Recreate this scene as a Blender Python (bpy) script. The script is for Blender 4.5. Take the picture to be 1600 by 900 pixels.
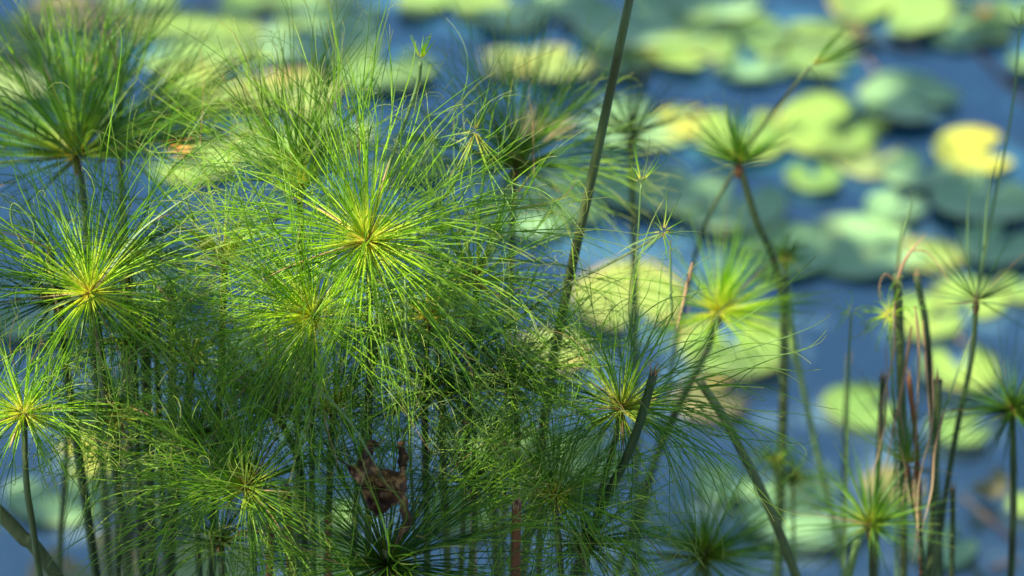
import bpy, math, random
import numpy as np
from mathutils import Vector
for o in list(bpy.data.objects): bpy.data.objects.remove(o)
SC = bpy.context.scene
COL = SC.collection
R = math.radians
# ------------------------------------------------------------ camera
PITCH, FOVT, CAMH, FOCUS = R(32), math.tan(R(10)), 4.95, 4.82
cd = bpy.data.cameras.new("camera"); cam = bpy.data.objects.new("camera", cd); COL.objects.link(cam)
cam.location = (0, 0, CAMH); cam.rotation_euler = (R(90) - PITCH, 0, 0)
cd.angle = R(20); cd.clip_end = 500; cd.clip_start = 0.1
cd.dof.use_dof = True; cd.dof.focus_distance = FOCUS; cd.dof.aperture_fstop = 1.7; cd.dof.aperture_blades = 0
SC.camera = cam
# ------------------------------------------------------------ sky and sun
SUN_EL = R(56); HX, HY = -0.86, -0.51          # horizontal direction towards the sun
W = bpy.data.worlds.new("World"); SC.world = W; W.use_nodes = True
wn = W.node_tree.nodes; wl = W.node_tree.links
sky = wn.new("ShaderNodeTexSky"); sky.sky_type = 'NISHITA'; sky.sun_disc = False
sky.sun_elevation = SUN_EL; sky.sun_rotation = math.atan2(HX, HY)
sky.air_density = 1.0; sky.dust_density = 0.3; sky.ozone_density = 1.0
wl.new(sky.outputs[0], wn["Background"].inputs[0]); wn["Background"].inputs[1].default_value = 0.10
SV = Vector((HX * math.cos(SUN_EL), HY * math.cos(SUN_EL), math.sin(SUN_EL))).normalized()
sd = bpy.data.lights.new("sun", 'SUN'); sd.energy = 5.0; sd.angle = R(0.5); sd.color = (1.0, 0.94, 0.80)
sun = bpy.data.objects.new("sun", sd); COL.objects.link(sun)
sun.rotation_euler = SV.to_track_quat('Z', 'Y').to_euler()
SC.view_settings.view_transform = 'Standard'; SC.view_settings.look = 'None'
SC.view_settings.exposure = 1.25; SC.view_settings.gamma = 1.0
SC.cycles.max_bounces = 6; SC.cycles.transparent_max_bounces = 4; SC.cycles.caustics_reflective = False
SC.cycles.sample_clamp_indirect = 4.0

# ------------------------------------------------------------ pixel helpers (photo pixels, 1600 x 900)
CAM = np.array([0, 0, CAMH]); FW = np.array([0, math.cos(PITCH), -math.sin(PITCH)])
UP = np.array([0, math.sin(PITCH), math.cos(PITCH)]); RT = np.array([1.0, 0, 0])
def ray(px, py): return FW + (px - 800) / 800 * FOVT * RT + (450 - py) / 800 * FOVT * UP
def at_depth(px, py, d): return CAM + d * ray(px, py)
def on_z(px, py, z=0.0):
    r = ray(px, py); return CAM + r * ((z - CAMH) / r[2])
def on_y(px, py, y):
    r = ray(px, py); return CAM + r * (y / r[1])
def px_m(d): return FOVT * d / 800            # metres per photo pixel at depth d
SHX, SHY = SV.x / SV.z, SV.y / SV.z
def shade_q(p): return np.array([p[0] - SHX * p[2], p[1] - SHY * p[2]])   # where p's sun ray meets z = 0

# ------------------------------------------------------------ materials
def mat(name):
    m = bpy.data.materials.new(name); m.use_nodes = True
    return m, m.node_tree.nodes, m.node_tree.links, m.node_tree.nodes["Principled BSDF"]
def ramp(N, L, src, stops):
    r = N.new("ShaderNodeValToRGB"); L.new(src, r.inputs[0])
    while len(r.color_ramp.elements) < len(stops): r.color_ramp.elements.new(0.5)
    for e, (p, c) in zip(r.color_ramp.elements, stops): e.position = p; e.color = (*c, 1)
    return r.outputs[0]
def mixc(N, L, fac, a, b, mode='MIX'):
    m = N.new("ShaderNodeMix"); m.data_type = 'RGBA'; m.blend_type = mode
    if isinstance(fac, float): m.inputs[0].default_value = fac
    else: L.new(fac, m.inputs[0])
    for i, v in ((6, a), (7, b)):
        if isinstance(v, tuple): m.inputs[i].default_value = (*v, 1)
        else: L.new(v, m.inputs[i])
    return m.outputs[2]
def math_(N, L, op, a, b=None, clamp=False):
    m = N.new("ShaderNodeMath"); m.operation = op; m.use_clamp = clamp
    for i, v in ((0, a), (1, b)):
        if v is None: continue
        if isinstance(v, (int, float)): m.inputs[i].default_value = v
        else: L.new(v, m.inputs[i])
    return m.outputs[0]
def noise(N, L, scale, detail=3, vec=None, rough=0.5):
    n = N.new("ShaderNodeTexNoise"); n.inputs["Scale"].default_value = scale
    n.inputs["Detail"].default_value = detail; n.inputs["Roughness"].default_value = rough
    if vec is not None: L.new(vec, n.inputs["Vector"])
    return n.outputs["Fac"]
def attr(N, name):
    a = N.new("ShaderNodeAttribute"); a.attribute_name = name; return a
def translucent(m, N, L, P, col, amount, gain=1.0):
    t = N.new("ShaderNodeBsdfTranslucent")
    L.new(col, t.inputs[0])
    mx = N.new("ShaderNodeMixShader"); mx.inputs[0].default_value = amount
    L.new(P.outputs[0], mx.inputs[1]); L.new(t.outputs[0], mx.inputs[2])
    L.new(mx.outputs[0], N["Material Output"].inputs[0])

def strand_mat(name, base, stops, stops_b, trans=0.4, rough=0.32):
    """colour runs along the ray (t) between two stop lists picked by a per-ray random (r)"""
    m, N, L, P = mat(name)
    t = attr(N, "t"); r = attr(N, "r")
    ca = ramp(N, L, t.outputs["Fac"], stops); cb = ramp(N, L, t.outputs["Fac"], stops_b)
    c = mixc(N, L, r.outputs["Fac"], ca, cb)
    dry = math_(N, L, 'MULTIPLY', math_(N, L, 'SUBTRACT', r.outputs["Fac"], .98, True), 90, True)
    c = mixc(N, L, dry, c, (.38, .24, .10))
    L.new(c, P.inputs["Base Color"]); P.inputs["Roughness"].default_value = rough
    P.inputs["Specular IOR Level"].default_value = 0.6
    tb = mixc(N, L, 1.0, c, (1.5, 1.6, 0.7), 'MULTIPLY')
    translucent(m, N, L, P, tb, trans)
    return m
M = {}
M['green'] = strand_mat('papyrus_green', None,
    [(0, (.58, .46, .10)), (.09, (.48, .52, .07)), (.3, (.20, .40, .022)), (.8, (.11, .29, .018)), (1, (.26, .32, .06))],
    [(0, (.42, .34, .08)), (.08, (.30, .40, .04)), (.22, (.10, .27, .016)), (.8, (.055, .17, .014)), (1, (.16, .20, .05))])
M['bright'] = strand_mat('papyrus_glow_green', None,  # yellower, brighter copy: glow of the sunlit heads put into the colour
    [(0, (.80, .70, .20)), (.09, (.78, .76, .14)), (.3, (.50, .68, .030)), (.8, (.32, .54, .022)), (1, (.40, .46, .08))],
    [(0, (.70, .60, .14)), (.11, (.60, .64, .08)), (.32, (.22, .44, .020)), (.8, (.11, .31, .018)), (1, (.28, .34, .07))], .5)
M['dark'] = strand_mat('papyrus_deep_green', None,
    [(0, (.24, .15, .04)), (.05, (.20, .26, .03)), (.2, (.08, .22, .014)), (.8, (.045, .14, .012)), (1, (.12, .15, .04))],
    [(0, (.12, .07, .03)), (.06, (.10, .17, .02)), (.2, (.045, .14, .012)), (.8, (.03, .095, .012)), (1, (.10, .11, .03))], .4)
M['thread'] = strand_mat('papyrus_thread', None,
    [(0, (.34, .54, .03)), (.5, (.28, .49, .03)), (1, (.50, .50, .14))],
    [(0, (.10, .25, .018)), (.5, (.08, .23, .018)), (1, (.24, .28, .07))], .45)
M['straw'] = strand_mat('dry_straw', None,
    [(0, (.34, .19, .09)), (.5, (.44, .29, .14)), (1, (.48, .34, .18))],
    [(0, (.18, .09, .04)), (.5, (.28, .16, .08)), (1, (.34, .22, .11))], .15, .7)
M['bract'] = strand_mat('green_bract', None,
    [(0, (.28, .20, .10)), (.15, (.22, .32, .12)), (.8, (.18, .30, .11)), (1, (.30, .25, .15))],
    [(0, (.20, .12, .06)), (.15, (.12, .22, .06)), (.8, (.09, .17, .05)), (1, (.2, .14, .08))], .35, .4)

def stem_mat(name, a, b, spot=None):
    m, N, L, P = mat(name)
    tc = N.new("ShaderNodeTexCoord"); mp = N.new("ShaderNodeMapping"); L.new(tc.outputs["Object"], mp.inputs[0])
    mp.inputs["Scale"].default_value = (160, 160, 2.5)
    n1 = noise(N, L, 1.0, 3, mp.outputs[0]); n2 = noise(N, L, 7, 4, tc.outputs["Object"])
    c = mixc(N, L, math_(N, L, 'MULTIPLY', math_(N, L, 'SUBTRACT', n1, .3, True), 2.2, True), a, b)
    if spot:
        f = math_(N, L, 'MULTIPLY', math_(N, L, 'SUBTRACT', n2, .52, True), 9, True)
        c = mixc(N, L, f, c, spot)
    L.new(c, P.inputs["Base Color"]); P.inputs["Roughness"].default_value = .55; P.inputs['Specular IOR Level'].default_value = .3
    bp = N.new("ShaderNodeBump"); bp.inputs["Strength"].default_value = .35; bp.inputs["Distance"].default_value = .002
    L.new(n1, bp.inputs["Height"]); L.new(bp.outputs[0], P.inputs["Normal"])
    return m
M['stem'] = stem_mat('stem_olive', (.055, .085, .030), (.10, .14, .045), (.05, .06, .02))
M['stem_dark'] = stem_mat('stem_dark', (.022, .045, .016), (.05, .085, .026), (.03, .03, .012))
M['stem_light'] = stem_mat('stem_light', (.10, .19, .055), (.18, .27, .09))
M['stem_band'] = stem_mat('stem_banded', (.06, .09, .035), (.10, .12, .05), (.03, .025, .012))
M['stem_brown'] = stem_mat('stem_brown', (.20, .075, .030), (.10, .04, .018), (.28, .13, .06))
M['stem_pink'] = stem_mat('stem_dry_pink', (.42, .25, .17), (.26, .14, .09), (.5, .36, .24))

def pad_mat(name, a, b, patch, amount, edge, edge_col=(.30, .16, .05)):
    m, N, L, P = mat(name)
    rad = attr(N, "rad").outputs["Fac"]; ang = attr(N, "ang").outputs["Fac"]
    oi = N.new("ShaderNodeObjectInfo"); tc = N.new("ShaderNodeTexCoord")
    sh = N.new("ShaderNodeVectorMath"); sh.operation = 'ADD'; L.new(tc.outputs["Object"], sh.inputs[0]); L.new(oi.outputs["Location"], sh.inputs[1])
    v = sh.outputs[0]
    n1 = noise(N, L, 9, 4, v); n2 = noise(N, L, 5, 3, v, .6); n3 = noise(N, L, 40, 3, v)
    c = mixc(N, L, math_(N, L, 'MULTIPLY', math_(N, L, 'SUBTRACT', n1, .35, True), 3, True), a, b)
    # radial veins
    w = math_(N, L, 'SINE', math_(N, L, 'MULTIPLY', ang, 17 * 1.0))
    vein = math_(N, L, 'MULTIPLY', math_(N, L, 'SUBTRACT', w, .93, True), 8, True)
    c = mixc(N, L, math_(N, L, 'MULTIPLY', vein, .45), c, tuple(min(1, x * 1.6) for x in b))
    # weathered patches
    pf = math_(N, L, 'MULTIPLY', math_(N, L, 'SUBTRACT', math_(N, L, 'ADD', n2, amount), .62, True), 9, True)
    c = mixc(N, L, pf, c, patch)
    ef = math_(N, L, 'MULTIPLY', math_(N, L, 'SUBTRACT', math_(N, L, 'ADD', rad, math_(N, L, 'MULTIPLY', n2, .35)), 1.17 - edge, True), 9, True)
    c = mixc(N, L, ef, c, edge_col)
    sp = math_(N, L, 'MULTIPLY', math_(N, L, 'SUBTRACT', n3, .68, True), 12, True)
    c = mixc(N, L, sp, c, (.12, .07, .03))
    L.new(c, P.inputs["Base Color"]); P.inputs["Roughness"].default_value = .38
    bp = N.new("ShaderNodeBump"); bp.inputs["Strength"].default_value = .5; bp.inputs["Distance"].default_value = .004
    L.new(n1, bp.inputs["Height"]); L.new(bp.outputs[0], P.inputs["Normal"])
    return m
PM = {
 'g': pad_mat('pad_green', (.12, .23, .045), (.16, .26, .06), (.22, .26, .05), 0, .03),
 'y': pad_mat('pad_lime', (.23, .34, .06), (.16, .28, .06), (.30, .33, .05), .02, .05, (.45, .34, .07)),
 'Y': pad_mat('pad_yellow', (.42, .40, .045), (.30, .36, .05), (.46, .40, .05), .05, .02, (.6, .4, .06)),
 'o': pad_mat('pad_orange_edge', (.19, .29, .06), (.24, .28, .06), (.48, .32, .08), .02, .09, (.52, .28, .08)),
 'b': pad_mat('pad_browning', (.22, .19, .07), (.18, .19, .06), (.42, .24, .09), .04, .08, (.36, .20, .08)),
 't': pad_mat('pad_bluegreen_shaded', (.19, .36, .14), (.24, .39, .16), (.26, .35, .12), 0, .02),  # bluish tone of the shaded pads put into the colour
 'p': pad_mat('pad_pinkish', (.26, .32, .11), (.22, .31, .09), (.40, .30, .14), .05, .08, (.42, .26, .13)),
}
# dry curled leaf
m, N, L, P = mat('dead_leaf'); tc = N.new("ShaderNodeTexCoord")
n = noise(N, L, 55, 5, tc.outputs["Object"], .65); c = ramp(N, L, n, [(.40, (.022, .008, .003)), (.52, (.085, .033, .010)), (.64, (.34, .19, .075))])
L.new(c, P.inputs["Base Color"]); P.inputs["Roughness"].default_value = .65
bp = N.new("ShaderNodeBump"); bp.inputs["Strength"].default_value = .6; bp.inputs["Distance"].default_value = .004
L.new(n, bp.inputs["Height"]); L.new(bp.outputs[0], P.inputs["Normal"]); M['dead'] = m
m, N, L, P = mat('orange_leaf'); tc = N.new("ShaderNodeTexCoord")
n = noise(N, L, 25, 3, tc.outputs["Object"]); c = ramp(N, L, n, [(.35, (.62, .20, .04)), (.6, (.72, .38, .05)), (.8, (.5, .15, .05))])
L.new(c, P.inputs["Base Color"]); P.inputs["Roughness"].default_value = .6; M['orange'] = m

# ------------------------------------------------------------ mesh helpers
def tag(o, label=None, cat=None, group=None, kind=None):
    if label: o["label"] = label
    if cat: o["category"] = cat
    if group: o["group"] = group
    if kind: o["kind"] = kind
    return o
def empty(name, loc):
    o = bpy.data.objects.new(name, None); COL.objects.link(o); o.location = loc; o.empty_display_size = .05; return o
def build(name, V, F, material, parent=None, attrs=None, smooth=True, origin=None):
    """V (n,3) world coordinates, F (m,k) or list of faces"""
    V = np.asarray(V, dtype=np.float64)
    if parent is not None: off = np.array(parent['_w'])
    elif origin is not None: off = np.array(origin)
    else: off = np.zeros(3)
    me = bpy.data.meshes.new(name)
    if isinstance(F, np.ndarray):
        k = F.shape[1]; me.vertices.add(len(V)); me.loops.add(F.size); me.polygons.add(len(F))
        me.vertices.foreach_set("co", (V - off).astype(np.float32).ravel())
        me.loops.foreach_set("vertex_index", F.astype(np.int32).ravel())
        me.polygons.foreach_set("loop_start", np.arange(0, F.size, k, dtype=np.int32))
        me.update(calc_edges=True); me.validate()
    else:
        me.from_pydata((V - off).tolist(), [], F)
    if smooth: me.polygons.foreach_set("use_smooth", [True] * len(me.polygons))
    for an, av in (attrs or {}).items():
        a = me.attributes.new(an, 'FLOAT', 'POINT'); a.data.foreach_set("value", np.asarray(av, dtype=np.float32))
    me.materials.append(material)
    o = bpy.data.objects.new(name, me); COL.objects.link(o)
    if parent is not None: o.parent = parent_obj(parent)
    else: o.location = off
    return o
class Root(dict): pass
def parent_obj(p): return p['_o']
def new_thing(name, loc, *a, **k):
    o = empty(name, loc); tag(o, *a, **k); return {'_o': o, '_w': tuple(loc)}
def part_root(o, root): return {'_o': o, '_w': root['_w']}     # sub-parts keep the thing's frame
def norm(a): return a / np.maximum(np.linalg.norm(a, axis=-1, keepdims=True), 1e-9)

def sweep(PTS, RAD, sides=3, flat=1.0, up0=None, rnd=None):
    """PTS (N,K,3) centre lines, RAD (N,K); returns V, F, t, r"""
    Nn, K, _ = PTS.shape
    D = np.empty_like(PTS); D[:, 1:-1] = PTS[:, 2:] - PTS[:, :-2]; D[:, 0] = PTS[:, 1] - PTS[:, 0]; D[:, -1] = PTS[:, -1] - PTS[:, -2]
    D = norm(D)
    ref = np.tile(np.array([0.31, 0.2, 0.93]), (Nn, 1)) if up0 is None else up0
    bad = np.abs((ref * D[:, 0]).sum(-1)) > .95; ref = ref.copy(); ref[bad] = (1, 0.1, 0)
    U = np.empty_like(PTS); u = norm(ref - (ref * D[:, 0]).sum(-1, keepdims=True) * D[:, 0])
    for k in range(K):
        u = norm(u - (u * D[:, k]).sum(-1, keepdims=True) * D[:, k]); U[:, k] = u
    Wv = np.cross(D, U)
    an = np.arange(sides) / sides * 2 * np.pi
    V = PTS[:, :, None] + RAD[:, :, None, None] * (U[:, :, None] * np.cos(an)[:, None] * flat + Wv[:, :, None] * np.sin(an)[:, None])
    idx = np.arange(Nn * K * sides).reshape(Nn, K, sides)
    a = idx[:, :-1]; b = idx[:, 1:]
    F = np.stack([a, np.roll(a, -1, 2), np.roll(b, -1, 2), b], -1).reshape(-1, 4)
    t = np.repeat(np.tile(np.linspace(0, 1, K), (Nn, 1))[:, :, None], sides, 2)
    r = np.broadcast_to((np.random.rand(Nn) if rnd is None else rnd)[:, None, None], t.shape)
    return V.reshape(-1, 3), F, t.ravel(), r.ravel()

def grow(O, D, Ls, K, rng, grav=.3, curl=.2, hook=0., hookp=.25, wob=.02):
    """integrates N curved threads"""
    n = len(O); P = np.empty((n, K, 3)); P[:, 0] = O; d = norm(D.copy())
    ax = norm(rng.normal(size=(n, 3))); k0 = rng.normal(size=n) * curl
    hk = np.where(rng.random(n) < hookp, rng.uniform(.4, 1.3, n) * hook, 0) * rng.choice([-1, 1], n)
    hs = rng.uniform(.55, .85, n)
    g = grav * rng.uniform(.4, 1.6, n)
    hz = np.sqrt(d[:, 0] ** 2 + d[:, 1] ** 2)
    st = (Ls / (K - 1))[:, None]
    for k in range(1, K):
        s = k / (K - 1)
        rate = k0 * s / (K - 1) * 2 + np.where(s > hs, hk, 0) * 6 / (K - 1)
        d = d + np.cross(ax, d) * rate[:, None]
        d[:, 2] -= g * s * (.25 + hz) * 2.0 / (K - 1)
        d = norm(d + rng.normal(size=(n, 3)) * wob / math.sqrt(K))
        P[:, k] = P[:, k - 1] + d * st
    return P, d

def catmull(pts, n):
    pts = [np.array(p, float) for p in pts]
    pts = [2 * pts[0] - pts[1]] + pts + [2 * pts[-1] - pts[-2]]
    out = []; segs = len(pts) - 3
    for i in range(segs):
        p0, p1, p2, p3 = pts[i:i + 4]; m = max(2, n // segs)
        for j in range(m + (i == segs - 1)):
            t = j / m
            out.append(.5 * ((2 * p1) + (-p0 + p2) * t + (2 * p0 - 5 * p1 + 4 * p2 - p3) * t * t + (-p0 + 3 * p1 - 3 * p2 + p3) * t ** 3))
    return np.array(out)

def stem_path(pxs, d, z0=-.25, lean=0.0, maxs=.45):
    """top pixel at depth d, the others on the upright plane through it; run on below the water"""
    T = at_depth(*pxs[0], d); pts = [T]
    for i, p in enumerate(pxs[1:]): pts.append(on_y(*p, T[1] + lean * (i + 1)))
    a, b = pts[-2], pts[-1]
    if b[2] > z0 and z0 < 1:
        if b[2] < a[2] - 1e-3:
            sl = (b - a) / (a[2] - b[2]); sl[0] = np.clip(sl[0], -maxs, maxs)
        else: sl = np.array([0, 0, -1.0])
        h = b[2] - z0; m = b + sl * h * .5; m[0] -= sl[0] * h * .1
        e = b + sl * h; e[0] -= sl[0] * h * .35; pts += [m, e]
    return pts
def tube_part(name, pts, r_top, r_bot, material, root, sides=10, n=28, ridge=.14, cap=True):
    C = catmull(pts, n); K = len(C)
    rad = np.linspace(r_top, r_bot, K)[None]
    V, F, t, r = sweep(C[None], rad, sides)
    if ridge:                                  # three-cornered culm
        V = V.reshape(K, sides, 3); an = np.arange(sides) / sides * 2 * np.pi
        V = C[:, None] + (V - C[:, None]) * (1 + ridge * np.cos(3 * an))[None, :, None]; V = V.reshape(-1, 3)
    fl = F.tolist()
    if cap: fl += [list(range(sides))[::-1]]
    return build(name, V, fl, material, root)

seed_no = [100]
def rng_next():
    seed_no[0] += 1; return np.random.default_rng(seed_no[0])

def papyrus(label, c, d, Rpx, stem, n=110, spread=105, lo=0, style='green', sec=2, secl=.68, grav=.35, curl=.35, hook=1.2, hookp=.25,
            tilt=(0, 0), rs=.0075, rtip=None, smat='stem', bracts=4, blen=.45, group='papyrus stalks with tufted heads', thick=1.0, lvar=.35,
            tmat='thread', z0=-.25, name='papyrus_plant', cat='papyrus', lean=0.0, az=None, sheath=True, extra=None):
    if d < 5.35: d = 4.96 + (d - 4.96) * .55
    rng = rng_next(); T = at_depth(*c, d)
    if d < 5.35 and n > 60: n = int(n * ((1.3 if style == 'bright' else 1.3) if 'lost' not in label else .9)); thick *= 1.28; Rpx *= 1.1; curl *= 1.5; lvar = .6; hook *= 1.5; hookp = max(hookp, .4)
    pts = stem_path([c] + stem, d, z0, lean)
    base = np.array(pts[-1]); base[2] = max(base[2], 0) if z0 < 1 else base[2]
    root = new_thing(name, tuple(base), label, cat, group)
    Rm = Rpx * px_m(d)
    tube_part('stem', pts, rtip or rs * .8, rs * 1.15, M[smat], root)
    axis = norm(np.array([tilt[0], tilt[1], 1.0])); sidev = norm(np.cross(axis, [0, 1, .01])); fwd = np.cross(axis, sidev)
    c0, c1 = math.cos(R(lo)), math.cos(R(spread))
    ct = rng.uniform(c1, c0, n); stt = np.sqrt(1 - ct ** 2)
    ph = rng.uniform(0, 2 * np.pi, n) if az is None else R(az[0]) + (rng.random(n) - .5) * R(az[1])
    D = ct[:, None] * axis + stt[:, None] * (np.cos(ph)[:, None] * sidev + np.sin(ph)[:, None] * fwd)
    bun = norm(rng.normal(size=(16, 3)) + np.array([0, 0, .5])); near = (D @ bun.T).argmax(1)      # rays lie in loose bundles, heads lean a little
    D = norm(D + bun[near] * rng.uniform(.05, .55, (n, 1)) + rng.normal(size=3) * [.16, .10, .06] + rng.normal(size=(n, 3)) * .04)
    prim = .62 if sec else 1.0
    Ls = Rm * rng.uniform(1 - lvar, 1 + lvar * .5, n) * prim
    O = T + D * .006 * thick + axis * .004
    P1, d1 = grow(O, D, Ls, 10, rng, grav * .55, curl * .35, 0 if sec else hook, hookp)
    K = P1.shape[1]; rr = rng.uniform(.7, 1.25, n) * .00095 * thick
    rad = rr[:, None] * np.linspace(1.25, .72 if sec else .35, K)[None]; 
    rad[:, 0] *= .8
    V, F, t, r = sweep(P1, rad, 3, rnd=rng.random(n))
    if sec: t = t * .62
    um = build('umbel_rays', V, F, M[style], root, {'t': t, 'r': r})
    if sec:
        m_ = n * sec; ii = np.repeat(np.arange(n), sec)
        keep = rng.random(m_) < .9; ii = ii[keep]; m_ = len(ii)
        O2 = P1[ii, -1]; D2 = norm(d1[ii] + rng.normal(size=(m_, 3)) * .22)
        L2 = Rm * secl * rng.uniform(.35, 1.35, m_)
        P2, _ = grow(O2, D2, L2, 13, rng, grav * 1.3, curl * 1.4, hook, hookp)
        rad2 = (rr[ii] * .85)[:, None] * np.linspace(1.1, .4, 13)[None]
        V, F, t, r = sweep(P2, rad2, 3, rnd=rng.random(m_))
        build('tip_threads', V, F, M[tmat], part_root(um, root), {'t': t, 'r': r})
    if sheath:
        K = 5; zz = np.linspace(-.022, .004, K) * (.6 + thick * .5); C = T + axis * zz[:, None]
        rd = np.array([[1.0, 1.35, 1.5, 1.2, .5]]) * max(rs * .75, .004)
        V, F, t, r = sweep(C[None], rd, 8)
        build('sheath', V, F, M['stem_brown'], root)
    for i in range(bracts):
        a = rng.uniform(0, 2 * np.pi); e = R(rng.uniform(60, 105))
        dd = math.cos(e) * axis + math.sin(e) * (math.cos(a) * sidev + math.sin(a) * fwd)
        Pb, _ = grow(T[None], dd[None], np.array([Rm * blen * rng.uniform(.6, 1.3)]), 9, rng, .25, .2)
        w = rng.uniform(.0018, .0042) * thick
        rb = (w * np.array([.7, 1, 1, .95, .85, .7, .5, .28, .05]))[None]
        V, F, t, r = sweep(Pb, rb, 6, flat=.18)
        build('bract', V, F, M['bract' if rng.random() < .75 else 'straw'], root, {'t': t, 'r': r})
    if extra:
        rv = [catmull([T] + [at_depth(*p, d - .03 * q) for q, p in enumerate(e_)], 24)[:22] for e_ in extra]
        RR_ = np.array(rv); V, F, t, r = sweep(RR_, np.tile(.0012 * np.linspace(1.2, .5, RR_.shape[1]), (len(rv), 1)), 4, rnd=rng.random(len(rv)) * .9)
        build('long_rays', V, F, M[style], root, {'t': t, 'r': r})
    return root

def bare_stem(label, pxs, d, r=.0075, smat='stem_dark', rt=None, cat='broken stem', name='broken_stem', group='bare and broken papyrus stems', z0=-.25, frayed=False, lean=0.0, maxs=.45):
    rng = rng_next(); pts = stem_path(pxs, d, z0, lean, maxs); base = np.array(pts[-1]); base[2] = max(base[2], 0)
    root = new_thing(name, tuple(base), label, cat, group)
    st = tube_part('stem', pts, rt or r, r * 1.1, M[smat], root)
    if frayed:
        n = 7; a = rng.uniform(0, 2 * np.pi, n); ax = norm(pts[0] - pts[1])
        off = np.stack([np.cos(a), np.sin(a), a * 0], 1) * (rt or r) * .7
        P, _ = grow(pts[0] - ax * .012 + off, ax + rng.normal(size=(n, 3)) * .12, rng.uniform(.015, .04, n), 5, rng, 0, .2)
        V, F, t, rr = sweep(P, np.tile((rt or r) * .35 * np.linspace(1, .15, 5), (n, 1)), 4)
        build('frayed_end', V, F, M['straw'], root, {'t': t, 'r': rr})
    return root

def blade(label, pxs, d, w=.003, mname='bract', cat='leaf blade', name='leaf_blade', group=None, flat=.25, ddepth=0.0, n=18):
    """a single long ribbon through photo points at depth d (running off by ddepth)"""
    pts = [at_depth(*p, d + ddepth * i / max(1, len(pxs) - 1)) for i, p in enumerate(pxs)]
    C = catmull(pts, n); K = len(C); prof = np.interp(np.linspace(0, 1, K), [0, .15, .6, 1], [.5, 1, .8, .1])
    V, F, t, r = sweep(C[None], (w * prof)[None], 6, flat=flat)
    o = build(name, V, F, M[mname], None, {'t': t, 'r': r}, origin=C[0]); return tag(o, label, cat, group)

# ------------------------------------------------------------ ground, water
def sheet(name, xs, ys, zf, material):
    X, Y = np.meshgrid(xs, ys); Z = zf(X, Y); V = np.stack([X, Y, Z], -1).reshape(-1, 3)
    nx, ny = len(xs), len(ys); i = np.arange(nx * ny).reshape(ny, nx)
    F = np.stack([i[:-1, :-1], i[:-1, 1:], i[1:, 1:], i[1:, :-1]], -1).reshape(-1, 4)
    return build(name, V, F, material)
m, N, L, P = mat('bank_mud'); tc = N.new("ShaderNodeTexCoord"); n = noise(N, L, 3, 6, tc.outputs["Object"])
L.new(ramp(N, L, n, [(.35, (.05, .04, .02)), (.6, (.06, .08, .025)), (.8, (.09, .08, .05))]), P.inputs["Base Color"]); P.inputs["Roughness"].default_value = .9; M['mud'] = m
xs = np.unique(np.concatenate([np.linspace(-200, 200, 41), np.linspace(-12, 12, 41)])); ys = np.unique(np.concatenate([np.linspace(-200, 250, 46), np.linspace(-6, 14, 61)]))
def gz(X, Y):
    near = np.clip((3.2 - Y + .3 * np.sin(X * 1.3)) / 2.5, 0, 1); far = np.clip((Y - 60) / 20, 0, 1)
    return -.8 + 1.25 * near ** 1.2 + 1.6 * far + .03 * np.sin(X * 2.1) * np.cos(Y * 1.7) * near
tag(sheet('ground', xs, ys, gz, M['mud']), kind='structure')

m, N, L, P = mat('pond_water'); tc = N.new("ShaderNodeTexCoord"); v = tc.outputs["Object"]
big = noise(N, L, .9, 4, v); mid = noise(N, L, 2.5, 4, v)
murk_refl = math_(N, L, 'MULTIPLY', math_(N, L, 'SUBTRACT', mid, .58, True), 7, True)  # brown noise patches: murk plus dark reflections painted into the base colour
c = mixc(N, L, big, (.020, .095, .150), (.028, .110, .165)); c = mixc(N, L, math_(N, L, 'MULTIPLY', murk_refl, .75), c, (.05, .055, .045))
sx = N.new("ShaderNodeSeparateXYZ"); L.new(v, sx.inputs[0])
pale_refl = math_(N, L, 'MULTIPLY', math_(N, L, 'SUBTRACT', 9.2, math_(N, L, 'ADD', sx.outputs[1], math_(N, L, 'MULTIPLY', mid, 1.2))), .42, True)
c = mixc(N, L, math_(N, L, 'MULTIPLY', pale_refl, .9), c, (.125, .170, .165))      # paler grey towards the bank: brighter reflection painted into the base colour
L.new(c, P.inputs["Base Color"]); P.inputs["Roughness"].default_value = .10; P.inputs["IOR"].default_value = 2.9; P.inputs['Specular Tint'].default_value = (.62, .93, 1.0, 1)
mp = N.new("ShaderNodeMapping"); mp.inputs["Scale"].default_value = (1, 1.7, 1); L.new(v, mp.inputs[0])
w1 = noise(N, L, 9, 3, mp.outputs[0]); w2 = noise(N, L, 34, 2, mp.outputs[0])
h = math_(N, L, 'ADD', w1, math_(N, L, 'MULTIPLY', w2, .25))
bp = N.new("ShaderNodeBump"); bp.inputs["Strength"].default_value = .05; bp.inputs["Distance"].default_value = .03
L.new(h, bp.inputs["Height"]); L.new(bp.outputs[0], P.inputs["Normal"]); M['water'] = m
wx = np.linspace(-200, 200, 21); wy = np.concatenate([[-20, 0], np.linspace(2, 220, 23)])
tag(sheet('water', wx, wy, lambda X, Y: X * 0.0, M['water']), kind='structure')

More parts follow.
